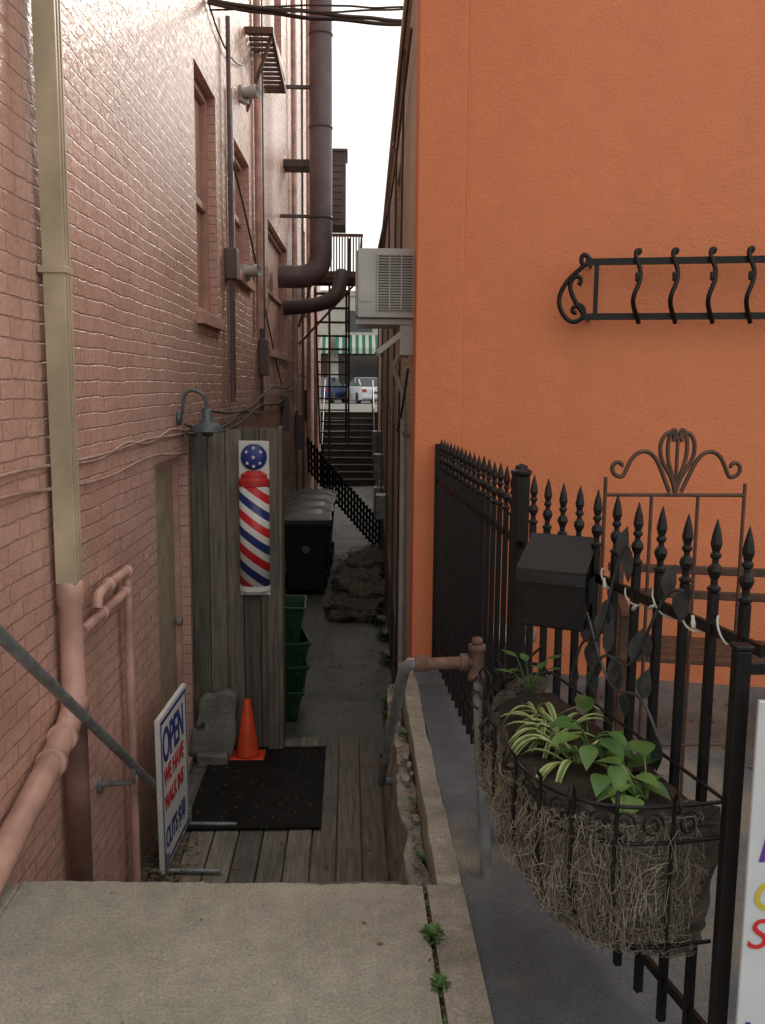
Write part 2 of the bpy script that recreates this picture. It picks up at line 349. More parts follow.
mb.obj('door_frame','pinkplain',LB,(LW(Y0),Y0,0),(0,0,ang),bevel=.004)
mb=MB(); mb.lathe([(.005,0),(.012,.02),(.03,.03),(.03,.06),(.01,.065)],(b-.15,.09,0),12,0,Matrix.Rotation(R(90),3,'X')); mb.obj('door_knob','galv',LB,(LW(Y0),Y0,0),(0,0,ang))
wall('street_facade',(-13,Y0,0),0,13+LW(Y0),-.1,11,[(1,3.5,0.3,2.6,.2,2),(5,6.2,0,2.3,.2,1),(8,10.6,.3,2.6,.2,2),(2,3.1,4,5.8,.15,2),(5.5,6.6,4,5.8,.15,2),(9,10.1,4,5.8,.15,2)],['pink','beigedoor','glass'],LB)
mb=MB(); mb.b2((-13,Y0+.01,10.9),(-1.25,24,11.2)); mb.b2((-13.05,Y0+.3,-1.1),(-13.0,24,11)); mb.b2((-13,23.99,-1.1),(-.78,24.2,11.1)); mb.obj('roof','pinkplain',LB)

# ---------------- orange building ----------------
OB=empty('orange_building')
fa=-math.atan2(.23,1); FO=(.38,5.1,0)
wall('stucco_facade',FO,fa,9,-.3,5.4,[(5.5,6.6,-.02,2.2,.15,1)],['orange','beigedoor'],OB)
mb=MB(); mb.b2((-.004,-.022,-.2),(.255,-.001,5.42)); mb.b2((-.02,-.05,5.38),(9,.3,5.5)); mb.obj('corner_pilaster','orange',OB,FO,(0,0,fa),bevel=.006)
mb=MB(); mb.b2((-.004,-.018,-1.1),(.12,.28,-.21)); mb.obj('foundation','retaindark',OB,FO,(0,0,fa))
mb=MB(); mb.b2((.376,5.12,-1.1),(.396,5.35,5.4)); mb.obj('corner_return','orange',OB)
YR=23.5; ra=math.atan2(-1,-.02)
rops=[(YR-8.9,YR-8.0,2.2,3.5,.1,1),(YR-12.5,YR-11.5,2.2,3.5,.1,1),(YR-16.5,YR-15.5,2.2,3.5,.1,1)]
wall('alley_wall',(RW(YR),YR,0),ra,YR-5.2,-1.14,4.05,rops,['cream','glass'],OB)
mb=MB(); L=YR-5.2
mb.b2((0,-.05,4.05),(L,.25,4.13)); mb.b2((0,-.03,-1.13),(L,0.02,-.35),1)
for a,b,c,d,_,_ in rops: mb.b2((a-.05,-.04,c-.08),(b+.05,.06,c-.001)); mb.b2((a,.04,c),(a+.05,.099,d)); mb.b2((b-.05,.04,c),(b,.099,d)); mb.b2((a+.051,.04,(c+d)/2-.02),(b-.051,.099,(c+d)/2+.02))
mb.obj('coping_and_trim',['cream','retaindark'],OB,(RW(YR),YR,0),(0,0,ra),bevel=.004)
mb=MB(); mb.b2((.5,5.5,3.9),(9,23.5,4.0)); mb.b2((.76,23.49,-1.1),(9,23.6,4.05)); mb.obj('roof','retaindark',OB)

# ---------------- far stairs, street, shops, cars ----------------
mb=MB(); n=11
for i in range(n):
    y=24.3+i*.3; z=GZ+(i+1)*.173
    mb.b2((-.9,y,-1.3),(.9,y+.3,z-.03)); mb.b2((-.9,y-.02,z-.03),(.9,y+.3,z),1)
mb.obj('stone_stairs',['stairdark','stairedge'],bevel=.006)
mb=MB(); mb.b2((-60,27.62,-1.2),(60,40,.79)); mb.obj('upper_pavement','stairedge')
mb=MB(); mb.b2((-60,40.004,-1.2),(60,66,.6)); mb.obj('upper_road','asphalt')
mb=MB(); mb.b2((-60,66.004,-1.2),(60,70,.72)); mb.obj('upper_pavement','sidewalk')
mb=MB(); mb.b2((-1.0,23.6,-1.2),(-.91,27.6,1.2)); mb.b2((.91,23.6,-1.2),(1.0,27.6,1.2)); mb.obj('stair_side_wall','stairdark')
h=empty('stair_handrail')
for X in(-.72,.72):
    curve('rail',[[(X,24.3,.0),(X,27.5,1.75),(X,28.2,1.75)]],.022,'iron',h)
    curve('posts',[[(X,24.4+k*.95,-1.1+.55*k),(X,24.4+k*.95,.05+.52*k)] for k in range(4)],.018,'iron',h)
SF=empty('shop_building')
wall('front',(-30,70,0),0,60,.6,8.4,[(4+k*4.2,7.4+k*4.2,1.0,4.0,.3,1) for k in range(13)]+[(4.5+k*4.2,6.6+k*4.2,5.6,7.2,.2,1) for k in range(13)],['stucco_far','glass'],SF)
mb=MB(); mb.b2((-30,69.9,8.3),(30,80,8.7)); mb.obj('cornice','stucco_far',SF)
mb=MB()
for k in range(13):
    x=-26.2+k*4.2; mb.add([(x,69.95,5.4),(x+3.8,69.95,5.4),(x+3.8,68.5,4.4),(x,68.5,4.4),(x,68.5,3.95),(x+3.8,68.5,3.95)],[(0,1,2,3),(3,2,5,4)])
mb.obj('awnings','awning',SF)
def car(name,loc,paint,rot=0):
    e=empty(name,loc,(0,0,rot))
    st=[(-2.15,.70,.35,.75),(-2.1,.80,.25,.88),(-1.6,.86,.2,.95),(0,.88,.2,.95),(1.2,.87,.2,.93),(1.9,.82,.22,.80),(2.15,.72,.3,.65)]
    mb=MB()
    vs=[]
    for y,w,a,b in st: vs+= [(-w,y,a),(-w,y,(a+b)/2),(-w*.95,y,b),(w*.95,y,b),(w,y,(a+b)/2),(w,y,a)]
    k=6; fs=[(i*k+j,i*k+(j+1)%k,(i+1)*k+(j+1)%k,(i+1)*k+j) for i in range(len(st)-1) for j in range(k)]
    fs+= [tuple(range(k)),tuple(reversed(range((len(st)-1)*k,len(st)*k)))]; mb.add(vs,fs,0)
    vs=[];cab=[(-1.75,.78,.94),(-1.15,.62,1.40),(.25,.62,1.43),(1.15,.78,.92)]
    for y,w,z in cab: vs+=[(-w,y,z),(w,y,z)]
    mb.add(vs,[(2,3,5,4)],0)
    mb.add(vs,[(0,1,3,2),(4,5,7,6),(0,2,4,6),(1,7,5,3)],1)
    for sx in(-1,1):
        mb.box((sx*.74,-1.45,1.15),(.05,.1,.5),0,Matrix.Rotation(-.9,3,'X')); mb.box((sx*.7,-.4,1.17),(.05,.07,.48),0); mb.box((sx*.66,-2.13,.72),(.24,.06,.16),3); mb.box((sx*.6,2.1,.6),(.3,.08,.14),4); mb.box((sx*.95,.75,.98),(.14,.08,.12),0)
        for y in(-1.35,1.35): mb.lathe([(.2,-.11),(.32,-.1),(.33,0),(.32,.1),(.2,.11)],(sx*.78,y,.33),16,2,Matrix.Rotation(R(90),3,'Y')); mb.lathe([(.05,-.12),(.19,-.118),(.19,.118),(.05,.12)],(sx*.78,y,.33),12,4,Matrix.Rotation(R(90),3,'Y'))
    mb.box((0,-2.16,.62),(.5,.03,.13),4); mb.box((0,-2.14,.4),(1.5,.12,.16),0)
    mb.obj('body',[paint,'glass','tyre','taillight','bingrey'],e,bevel=.02)
    return e
car('parked_car',(-1.35,51,.6),'carblue',R(-14)); car('parked_car',(.95,50,.6),'carwhite',R(14)); car('parked_car',(6,52,.6),'carblue'); car('parked_car',(-6.5,52,.6),'carwhite')

# ---------------- wooden panel, barber pole, cone, stone, mat ----------------
mb=MB(); x=-1.2+.118
pf=empty('wooden_fence_panel')
while x<-.5:
    mb.b2((x+.003,6.2+random.uniform(-.004,.004),GZ),(min(x+.115,-.485),6.225,1.3+random.uniform(-.014,.014))); x+=.118
mb.b2((-.485,6.17,GZ),(-.458,6.42,1.31))
mb.b2((-1.08,6.226,1.2),(-.49,6.27,1.29)); mb.b2((-1.08,6.226,-.9),(-.49,6.27,-.8))
mb.obj('boards','panel',pf,bevel=.003)
mb=MB(); mb.b2((-.562,6.165,GZ),(-.487,6.196,1.3)); mb.obj('post','panel',pf,bevel=.004)
bp=empty('barber_pole_sign',(-.645,6.13,.69))
mb=MB(); mb.b2((-.105,.03,-.545),(.105,.05,.53),0)
mb.obj('backing_board','white',bp,bevel=.008)
def half(prof,m,mb,seg=16,ys=.75):
    vs=[]
    for r,z in prof:
        for k in range(seg+1):
            a=math.pi+math.pi*k/seg; vs.append((r*math.cos(a),.03+ys*r*math.sin(a),z))
    k=seg+1; fs=[(i*k+j,i*k+j+1,(i+1)*k+j+1,(i+1)*k+j) for i in range(len(prof)-1) for j in range(seg)]
    fs+=[tuple(reversed(range(k))),tuple((len(prof)-1)*k+j for j in range(k))]; mb.add(vs,fs,m)
mb=MB(); half([(.104,-.47),(.104,.22)],0,mb); sc_=mb.obj('striped_cylinder','stripe',bp)
for p in sc_.data.polygons: p.use_smooth=len(p.vertices)==4
mb=MB(); half([(.104,.221),(.108,.225),(.108,.262),(.09,.28),(.09,.30),(.06,.318),(.05,.325)],0,mb); half([(.108,-.505),(.108,-.471)],1,mb); half([(.075,-.53),(.1,-.506)],1,mb) ; mb.obj('collars',['red','white'],bp)
mb=MB(); mb.lathe([(.09,0),(.087,.016),(.05,.028),(.01,.031)],(0,.029,.42),28,0,Matrix.Rotation(R(90),3,'X')); mb.obj('globe','blue',bp,smooth=True)
mb=MB()
for (x,z) in ((0,0),(-.048,.035),(.048,.035),(-.042,-.04),(.042,-.04),(0,.062),(0,-.062)):
    vs=[]
    for k in range(10):
        a=math.pi/2+k*math.pi/5; r=.016 if k%2==0 else .007; vs.append((x+r*math.cos(a),-.006 if abs(x)+abs(z)<.01 else .002,.42+z+r*math.sin(a)))
    vs.append((x,vs[0][1]-.001,.42+z)); mb.add(vs,[(k,(k+1)%10,10) for k in range(10)])
mb.obj('stars','white',bp)
tc=empty('traffic_cone',(-.70,6.06,DZ))
mb=MB(); mb.box((0,0,.0125),(.24,.17,.025)); mb.obj('base','cone',tc,bevel=.008)
mb=MB(); mb.lathe([(.085,.025),(.08,.04),(.024,.42),(.02,.425),(.018,.40)],(0,0,0),24); mb.obj('body','cone',tc,smooth=True)
def cutr(u,p):
    k=1-.35*max(0,u.z); return Vector((p.x*k+.03*u.z,p.y,p.z-.10*abs(u.x-.2)*(u.z>0)))
rough('stone_slab',(-.925,6.07,DZ+.25),(.29,.08,.50),'rock',n=10,amp=.026,fs=7,rot=(R(-9),R(6),0),seed=3,cut=cutr)
rough('loose_stone',(-.93,5.96,DZ+.04),(.2,.12,.08),'rock',n=6,amp=.02,fs=9,seed=9)
dm=empty('door_mat',(-.555,5.6,DZ+.006))
mb=MB(); mb.box((0,0,.006),(.80,1.2,.012)); mb.obj('rubber','mat',dm,bevel=.004)
mb=MB()
for a,b in (((-.4,-.6),(.4,-.57)),((-.4,.57),(.4,.6)),((-.4,-.57),(-.37,.57)),((.37,-.57),(.4,.57))): mb.b2((a[0],a[1],.013),(b[0],b[1],.017))
mb.obj('border','mat',dm,bevel=.002)

mb=MB()
def leafq(x,y,z,s):
    a=random.random()*6.28; t=random.uniform(-.4,.4); Rm=Matrix.Rotation(a,3,'Z')@Matrix.Rotation(t,3,'X')
    vs=[Rm@Vector(p)*s+Vector((x,y,z+s*.25)) for p in ((-1,0,.1),(-.3,-.5,.2),(.5,-.4,.1),(1.1,0,.3),(.5,.45,.15),(-.3,.5,.2),(0,0,-.1))]
    mb.add(vs,[(i,(i+1)%6,6) for i in range(6)])
for i in range(110): leafq(random.uniform(-.93,-.2),random.uniform(5.05,6.15),DZ+.02,random.uniform(.004,.012))
for i in range(120): leafq(random.choice([random.uniform(-1.1,-.95),random.uniform(-1.0,.2)]),random.uniform(4.2,6.4),DZ+.003,random.uniform(.006,.016))
for i in range(260): leafq(random.uniform(-1.12,-.86)+random.gauss(0,.03),random.uniform(4.2,4.95),DZ+.004+random.uniform(0,.03),random.uniform(.008,.022))
for i in range(420):
    y=random.uniform(6.5,20); leafq(random.choice([random.gauss(-.25,.15),RW(y)-abs(random.gauss(0,.14))-.03,random.uniform(-.9,.4)]),y,GZ+.016,random.uniform(.01,.028))
for i in range(11): leafq(random.uniform(-.9,.9),random.uniform(1.6,2.7),.0,random.uniform(.005,.011))
for i in range(160): leafq(random.gauss(.25,.014),random.uniform(1.5,2.7),-.012,random.uniform(.004,.012))
for i in range(80): leafq(random.gauss(.262,.02),random.uniform(2.8,5),-.10,random.uniform(.006,.014))
for i in range(90): leafq(random.uniform(.9,2.6),random.uniform(3.6,4.7),-.015,random.uniform(.008,.02))
mb.obj('fallen_leaves','dryleaf')

# ---------------- bins ----------------
def wbin(loc,rot,lid):
    e=empty('wheelie_bin',loc,(0,0,rot)); mb=MB()
    w0,d0,w1,d1,h=.46,.5,.60,.70,.98
    def fr(w0,d0,z0,w1,d1,z1,m):
        vs=[(-w0/2,-d0/2,z0),(w0/2,-d0/2,z0),(w0/2,d0/2,z0),(-w0/2,d0/2,z0),(-w1/2,-d1/2,z1),(w1/2,-d1/2,z1),(w1/2,d1/2,z1),(-w1/2,d1/2,z1)]
        mb.add(vs,[(3,2,1,0),(0,1,5,4),(1,2,6,5),(2,3,7,6),(3,0,4,7),(4,5,6,7)],m)
    fr(w0,d0,.06,w1,d1,h,0); fr(w1+.05,d1+.05,h-.06,w1+.05,d1+.05,h,0)
    fr(w1+.07,d1+.06,h+.004,w1+.07,d1+.06,h+.035,1); fr(w1+.03,d1+.0,h+.036,w1-.2,d1-.25,h+.085,1)
    for s_ in(-.1,.1): mb.b2((s_-.02,-d0/2-.055,.3),(s_+.02,-d0/2-.02,.8),0)
    for q in(-1,1): mb.lathe([(.1,-.02),(.11,-.015),(.11,.015),(.1,.02)],(q*(w0/2+.03),d0/2-.02,.11),16,0,Matrix.Rotation(R(90),3,'Y'))
    mb.b2((-.28,d1/2+.02,h-.04),(.28,d1/2+.07,h-.005),0)
    mb.obj('body',['binblack',lid],e,bevel=.012)
    m2=MB(); m2.lathe([(.05,0),(.05,.004)],(0,-.325,.62),16,0,Matrix.Rotation(R(84),3,'X')); m2.obj('emblem','bingrey',e)
for k in range(4): wbin((-.55+.012*k,11.65+k*.80,GZ),R(random.uniform(-4,4)),'bingrey')
rb=empty('recycling_bin_stack',(-.64,7.15,GZ),(0,0,R(4)))
for k in range(4):
    mb=MB(); z=.2*k; w,d=.56,.42
    vs=[]
    for (a,zz) in ((.82,z),(1,z+.34 if k==3 else z+.24),(1.06,z+.34 if k==3 else z+.24),(1.06,(z+.36) if k==3 else z+.27),(.98,(z+.36) if k==3 else z+.27),(.80,z+.03)):
        vs+=[(-w/2*a,-d/2*a,zz),(w/2*a,-d/2*a,zz),(w/2*a,d/2*a,zz),(-w/2*a,d/2*a,zz)]
    fs=[(i*4+j,i*4+(j+1)%4,(i+1)*4+(j+1)%4,(i+1)*4+j) for i in range(5) for j in range(4)]+[(3,2,1,0),(20,21,22,23)]
    mb.add(vs,fs)
    for x in(-.2,-.1,0,.1,.2): mb.b2((x-.01,-d/2*1.02,z+.05),(x+.01,-d/2*.88,z+.22))
    mb.obj('tote','bingreen',rb,bevel=.006,loc=(random.uniform(-.02,.02),random.uniform(-.02,.02),0),rot=(0,R(random.uniform(-1.5,1.5)),R(random.uniform(-7,7))))

dp=empty('debris_pile')
for i,(x,y,z,sx,sy,sz) in enumerate([(.12,10.6,-1.03,.6,.8,.14),(.2,11.1,-.98,.55,.9,.2),(.14,11.9,-.96,.6,1.0,.2),(.25,12.5,-.93,.5,.8,.25),(.05,10.25,-1.05,.5,.4,.08)]):
    rough('mat',(x,y,z),(sx,sy,sz),'coir',n=16,amp=.07,fs=7,parent=dp,rot=(0,0,R(random.uniform(-20,20))),seed=i*3)
sp=[]
for i in range(260):
    p=Vector((random.uniform(-.15,.45),random.uniform(10.1,12.9),0)); p.z=-.98+.1*(p.y-10)/2.5+random.uniform(-.05,.05); d=Vector((random.gauss(0,.12),random.gauss(0,.12),random.gauss(.02,.03))); sp.append([p,p+d*.5+Vector((0,0,.02)),p+d])
curve('twigs',sp,.004,'coird',dp,br=0)
ig=empty('leaning_iron_gate')
A=Vector((-.68,15.2,.66)); B=Vector((.52,14.9,-.68)); U=Vector((0,.25,-.50))
sp=[[A+U*q,B+U*q] for q in (0,.25,.5,.75,1)]
for k in range(24): p=A.lerp(B,k/23); sp.append([p-U*.12,p+U*1.1])
curve('bars',sp,.019,'iron',ig)

# ---------------- left wall pipes ----------------
ds=empty('downspout')
px,py=-1.085,3.48
mb=MB(); mb.b2((px-.04,py-.042,.83),(px+.04,py+.042,11))
for z in(2.0,4.3,6.6): mb.b2((px-.055,py-.05,z),(px+.046,py+.05,z+.025))
for dx in(-.015,.018): mb.b2((px+.04,py+dx-.004,.84),(px+.044,py+dx+.004,11))
mb.obj('beige_spout','beigepipe',ds,bevel=.012)
mb=MB(); P2=[(.046,-1.0),(.046,.3),(.055,.3),(.055,.36),(.046,.37),(.046,.74),(.053,.75),(.053,.82),(.048,.835)]
mb.lathe(P2,(px,py,0),20); mb.obj('lower_pipe','pinkpipe',ds,smooth=True)
curve('branch_pipe',[[(px,3.5,.42),(px,3.47,.33),(px,3.38,.27),(px-.01,3.2,.21),(px-.02,2.5,.04),(px-.02,1.9,-.1)]],.048,'pinkpipe',ds,br=5)
mb=MB(); Rm=Matrix.Rotation(R(90-13.5),3,'X')
for y in(3.2,3.34): mb.lathe([(.048,-.025),(.057,-.025),(.057,.025),(.048,.025)],(px-.005,y,.21+(y-3.2)*.3),20,0,Rm)
mb.obj('couplings','pinkpipe',ds,smooth=True)
cp=empty('wall_pipes')
X=LW(4.35)+.05
curve('vertical',[[(X,4.35,-1),(X,4.35,.66)]],.022,'pinkpipe',cp,br=4)
curve('branches',[[(X,4.38,.69),(X,4.2,.70),(X,3.9,.70),(X,3.84,.69),(X,3.82,.64)],[(X,4.35,.60),(X,4.1,.60),(X,3.6,.6)]],.023,'pinkpipe',cp,br=4)
mb=MB()
for y,z in((4.35,.69),(4.02,.70),(4.3,.60),(3.9,.60)): mb.lathe([(.024,-.025),(.031,-.023),(.031,.023),(.024,.025)],(X,y,z),14,0,Matrix.Rotation(R(90),3,'X'))
mb.obj('couplings','pinkpipe',cp,smooth=True)
wc=empty('wall_cables')
def sagline(y0,y1,z0,z1,sag,off=.015,n=14,f=LW,sg=1):
    return [(f(y0+(y1-y0)*i/n)+sg*off,y0+(y1-y0)*i/n,z0+(z1-z0)*i/n-sag*abs(math.sin(i/n*math.pi*2.5))+random.uniform(-.006,.006)) for i in range(n+1)]
curve('cables',[sagline(.9,6.1,1.30,1.30,.02),sagline(.9,6.1,1.27,1.2,.06),sagline(3.5,6.1,1.30,1.34,.05)],.007,'cablepink',wc,'NURBS')
curve('dark_cables',[sagline(5.9,13,1.34,1.4,.10,.04),sagline(5.9,16,1.28,1.6,.12,.05),sagline(6.5,18,1.42,1.9,.16,.05),[(LW(8)+.03,8,3.6),(LW(8)+.1,9.5,3.0),(LW(8)+.05,11,2.4),(LW(12)+.05,12.6,1.6)]],.010,'cable',wc,'NURBS')
cd=empty('wall_conduits')
def vp(y,z0,z1,off=.03,f=LW,sg=1): return [(f(y)+sg*off,y,z0),(f(y)+sg*off,y,z1)]
curve('conduit',[vp(7.95,1.45,4.6,.05),vp(8.15,1.5,4.1),vp(10.3,1.3,7),vp(10.55,2,9),vp(15,-1,8,.06),vp(16.2,-1,8,.08)],.02,'duct',cd)
curve('painted_conduit',[vp(10,2.2,11,.05),vp(14.4,1.2,11,.08),vp(17.5,.5,10,.1),vp(19.5,-1,9,.12)],.04,'pinkpipe',cd)
mb=MB()
for y,z,w_,h_ in((8.0,2.62,.18,.26),(10.4,1.9,.3,.4),(13,1.2,.35,.5),(15.6,.8,.4,.6),(18,1.2,.5,.6)): mb.b2((LW(y),y-w_/2,z-h_/2),(LW(y)+.10,y+w_/2,z+h_/2))
mb.obj('junction_boxes','duct',cd,bevel=.01)
wl=empty('gooseneck_wall_lamp',(LW(5.85),5.85,1.38))
mb=MB(); mb.lathe([(.045,0),(.045,.02),(.02,.03)],(0,0,0),16,0,Matrix.Rotation(R(90),3,'Y'))
mb.lathe([(.02,.10),(.03,.09),(.035,.03),(.07,.005),(.12,-.035),(.122,-.045),(.11,-.042),(.06,-.005),(.02,.0)],(.19,0,-.04),24); mb.lathe([(.01,-.08),(.035,-.07),(.035,-.03),(.03,.0)],(.19,0,-.04),14)
mb.obj('shade','lampgrey',wl,smooth=True)
curve('arm',[[(.0,0,0),(.04,0,.02),(.03,0,.10),(.06,0,.18),(.14,0,.18),(.19,0,.13),(.19,0,.05)]],.010,'lampgrey',wl,'NURBS')
def flood(name,y,z,s=1):
    e=empty(name,(LW(y),y,z),(0,0,R(-25))); e.scale=(s,s,s)
    mb=MB(); mb.box((.03,0,0),(.06,.14,.14))
    for a in(-1,1): mb.lathe([(.03,.0),(.04,.02),(.05,.08),(.06,.13),(.056,.135),(.02,.09)],(.06,a*.06,-.0),16,0,Matrix.Rotation(R(80),3,'Y')@Matrix.Rotation(R(25*a),3,'X'))
    mb.obj('heads','acwhite',e,bevel=.003); return e
flood('floodlight',8.95,2.66,1.0); flood('floodlight',9.0,4.3,1.0)
hl=empty('handrail')
a=Vector((-.98,1.9,1.32)); b_=Vector((-.98,4.34,-.40))
curve('rail',[[a,b_]],.020,'galv',hl,br=4)
curve('brackets',[[(-.98,3.95,-.125),(-.98,3.95,-.21),(LW(4),3.95,-.22)],[(-.98,2.3,1.0),(-.98,2.3,.95),(LW(2.3),2.3,.94)]],.014,'galv',hl)
mb=MB(); mb.lathe([(.04,0),(.04,.012),(.02,.02)],(LW(3.95),3.95,-.22),14,0,Matrix.Rotation(R(90),3,'Y')); mb.obj('flange','galv',hl)
hr=empty('handrail')
curve('post',[[(.465,2.79,-.02),(.418,2.79,.70)]],.020,'galv',hr,br=4)
curve('rail',[[(.255,2.79,.715),(.20,2.79,.715),(.185,2.82,.69),(.18,2.9,.625),(.172,4.3,-.37),(.172,4.34,-.40),(.19,4.36,-.405),(.26,4.36,-.405)]],.020,'galv',hr,br=4)
curve('rusty_pipe',[[(.255,2.79,.715),(.40,2.79,.72)]],.020,'rust',hr,br=4)
mb=MB(); RY=Matrix.Rotation(R(90),3,'Y')
mb.lathe([(.02,-.06),(.028,-.058),(.028,-.04),(.024,-.038),(.024,.038),(.028,.04),(.028,.058),(.02,.06)],(.415,2.79,.72),16); mb.lathe([(.022,-.015),(.028,-.012),(.028,.012),(.022,.015)],(.375,2.79,.72),16,0,RY); mb.lathe([(.022,-.02),(.027,-.018),(.027,.018),(.022,.02)],(.235,2.79,.717),16,0,RY)
mb.lathe([(.018,.06),(.018,.078),(.013,.082)],(.415,2.79,.72),12)
mb.obj('fittings','rust',hr,smooth=True)

sg=empty('sandwich_board_sign',(-.98,4.5,DZ),(R(-.5),0,R(87)))
mb=MB(); mb.b2((0,-.012,.02),(.60,.012,.87),0); mb.b2((.02,-.0145,.04),(.58,-.0135,.06),1); mb.b2((.02,-.0145,.83),(.58,-.0135,.85),1); mb.b2((.02,-.0145,.061),(.035,-.0135,.829),1); mb.b2((.565,-.0145,.061),(.58,-.0135,.829),1)
mb.obj('board',['white','blue'],sg)
text('OPEN',.26,'blue',sg,(.045,-.015,.61),sx=.68,off=.02); text('WE HAVE',.135,'red',sg,(.055,-.015,.48),sx=.74,off=.02); text('WALK INS',.125,'red',sg,(.055,-.015,.34),sx=.71,off=.02); text('CUTS $10',.155,'blue',sg,(.055,-.015,.13),sx=.64,off=.02)
curve('feet',[[(.04,-.30,.02),(.04,.08,.02)],[(.56,-.30,.02),(.56,.08,.02)],[(.04,-.02,.02),(.04,-.02,.12)],[(.56,-.02,.02),(.56,-.02,.12)]],.013,'galv',sg)

# ---------------- right wall details ----------------
ac=empty('air_conditioner')
mb=MB(); mb.b2((.05,5.32,1.99),(.39,5.85,2.38),0)
mb.b2((.04,5.335,2.0),(.05,5.84,2.37),0)
mb.obj('casing','acwhite',ac,bevel=.01)
mb=MB(); mb.b2((.165,5.314,2.03),(.37,5.319,2.345),0)
mb.obj('vent_recess','acdark',ac)
mb=MB()
for k in range(21): mb.box((.2675,5.309,2.036+k*.0153),(.203,.012,.006),0,Matrix.Rotation(R(30),3,'X'))
for x in(.165,.233,.301,.37): mb.b2((x-.003,5.300,2.028),(x+.003,5.313,2.348))
mb.b2((.06,5.316,2.08),(.13,5.3195,2.30))
mb.obj('louvres','acwhite',ac)
mb=MB(); mb.b2((.04,5.36,1.955),(.40,5.40,1.985)); mb.b2((.04,5.76,1.955),(.42,5.80,1.985)); mb.box((.28,5.38,1.88),(.28,.03,.03),0,Matrix.Rotation(R(-38),3,'Y')); mb.box((.28,5.78,1.88),(.28,.03,.03),0,Matrix.Rotation(R(-38),3,'Y')); mb.b2((.30,5.37,1.78),(.40,5.6,1.95)); mb.obj('bracket','acwhite',ac)
rp=empty('drain_pipe')
curve('pipe',[[(RW(6)-.0,6.1,1.80),(RW(6)-.06,6.1,1.80),(RW(6)-.10,6.1,1.72),(RW(6)-.03,6.1,1.55),(RW(6)-.03,6.1,-1.05)]],.02,'acwhite',rp,br=3)
rc_=empty('wall_cables')
curve('cables',[sagline(5.4,22,1.3,1.6,.08,.03,f=RW,sg=-1),sagline(5.4,22,3.6,3.7,.10,.04,f=RW,sg=-1),vp(8,-1,3.6,.04,RW,-1),vp(10,-1,3.6,.05,RW,-1),vp(13,-1,3.9,.06,RW,-1),vp(17,-1,3.9,.07,RW,-1)],.010,'duct2',rc_,'POLY')
curve('hanging_cables',[[(RW(5.6)-.03,5.6,4.0),(RW(6)-.09,6.4,3.5),(RW(7)-.07,7.2,3.3),(RW(9)-.04,9,3.9)],[(RW(5.5)-.03,5.5,1.7),(RW(6)-.06,6.2,1.2),(RW(7)-.05,7,1.1),(RW(8)-.04,8,1.6)],[(RW(6.6)-.03,6.6,3.9),(RW(6.7)-.05,6.7,2.0),(RW(6.6)-.03,6.6,.3),(RW(6.8)-.04,6.8,-.8)]],.008,'cable',rc_,'NURBS')
mb=MB()
for y,z,w_,h_ in((13.6,-.15,.3,.45),(14.6,.3,.3,.4),(11.2,.1,.25,.3),(18,.4,.4,.6)): mb.b2((RW(y)-.16,y-w_/2,z-h_/2),(RW(y),y+w_/2,z+h_/2))
mb.obj('meter_boxes','galv',rc_,bevel=.01)
oc=empty('overhead_cables')
def xc(y0,y1,z0,z1,sag,x0=-1.06,x1=.5): return [(x0+(x1-x0)*i/10,y0+(y1-y0)*i/10,z0+(z1-z0)*i/10-sag*math.sin(math.pi*i/10)+random.uniform(-.016,.016)) for i in range(11)]
curve('thick',[xc(7.2,7.4,4.42,4.38,.0),xc(7.2,7.5,4.40,4.40,.02)],.016,'cable',oc,'NURBS')
curve('thin',[xc(7.3,7.2,4.44,4.42,.05),xc(7.3,7.2,4.40,4.40,-.02),[(-1.05,7.2,4.4),(-1.0,8.6,4.1),(-.98,10.4,5.3)]],.008,'cable',oc,'NURBS')
fe=empty('fire_escape')
mb=MB()
mb.b2((LW(9.5),9.4,5.0),(-.78,9.44,5.06)); mb.b2((LW(11),11.2,5.0),(-.78,11.24,5.06)); mb.b2((-.78,9.4,5.0),(-.75,11.24,5.06))
for k in range(12): mb.b2((LW(10),9.5+k*.145,5.02),(-.781,9.53+k*.145,5.05))
mb.b2((-.42,16,3.45),(.22,16.05,3.55)); mb.b2((-.9,17.4,3.45),(.22,17.45,3.55))
for k in range(14): mb.b2((-.88,16.06+k*.1,3.5),(.2,16.12+k*.1,3.53))
for k in range(14): mb.b2((-.42+k*.048,16.0,3.55),(-.395+k*.048,16.02,4.13))
mb.b2((-.44,15.99,4.13),(.24,16.03,4.18)); mb.b2((.2,16.051,3.55),(.23,17.4,3.6)); mb.b2((.2,16.04,4.13),(.23,17.4,4.17))
for k in range(14): mb.b2((.2,16.05+k*.1,3.6),(.215,16.07+k*.1,4.13))
for k in range(12): mb.b2((-.62,17.4+k*.24,3.3-k*.25),(-.02,17.62+k*.24,3.33-k*.25))
mb.obj('platforms','rustiron',fe)
curve('stringers_and_rails',[[(-.64,17.3,3.4),(-.64,20.3,.3)],[(0,17.3,3.4),(0,20.3,.3)],[(0,17.3,4.3),(0,20.3,1.2)],[(-.64,16.1,3.4),(-.88,16.1,2.6)],[(.15,16.1,3.4),(-.88,16.1,2.3)],[(-.35,16.5,3.4),(-.35,16.5,-1)],[(-.05,17.6,3.4),(-.05,17.6,.5)],[(-1.03,9.5,4.3),(-.78,9.5,5.0)]]+[[(0,17.5+k*.6,3.2-k*.6),(0,17.5+k*.6,4.1-k*.62)] for k in range(5)],.02,'rustiron',fe)
ed=empty('exhaust_duct')
dx,dy=-.395,13
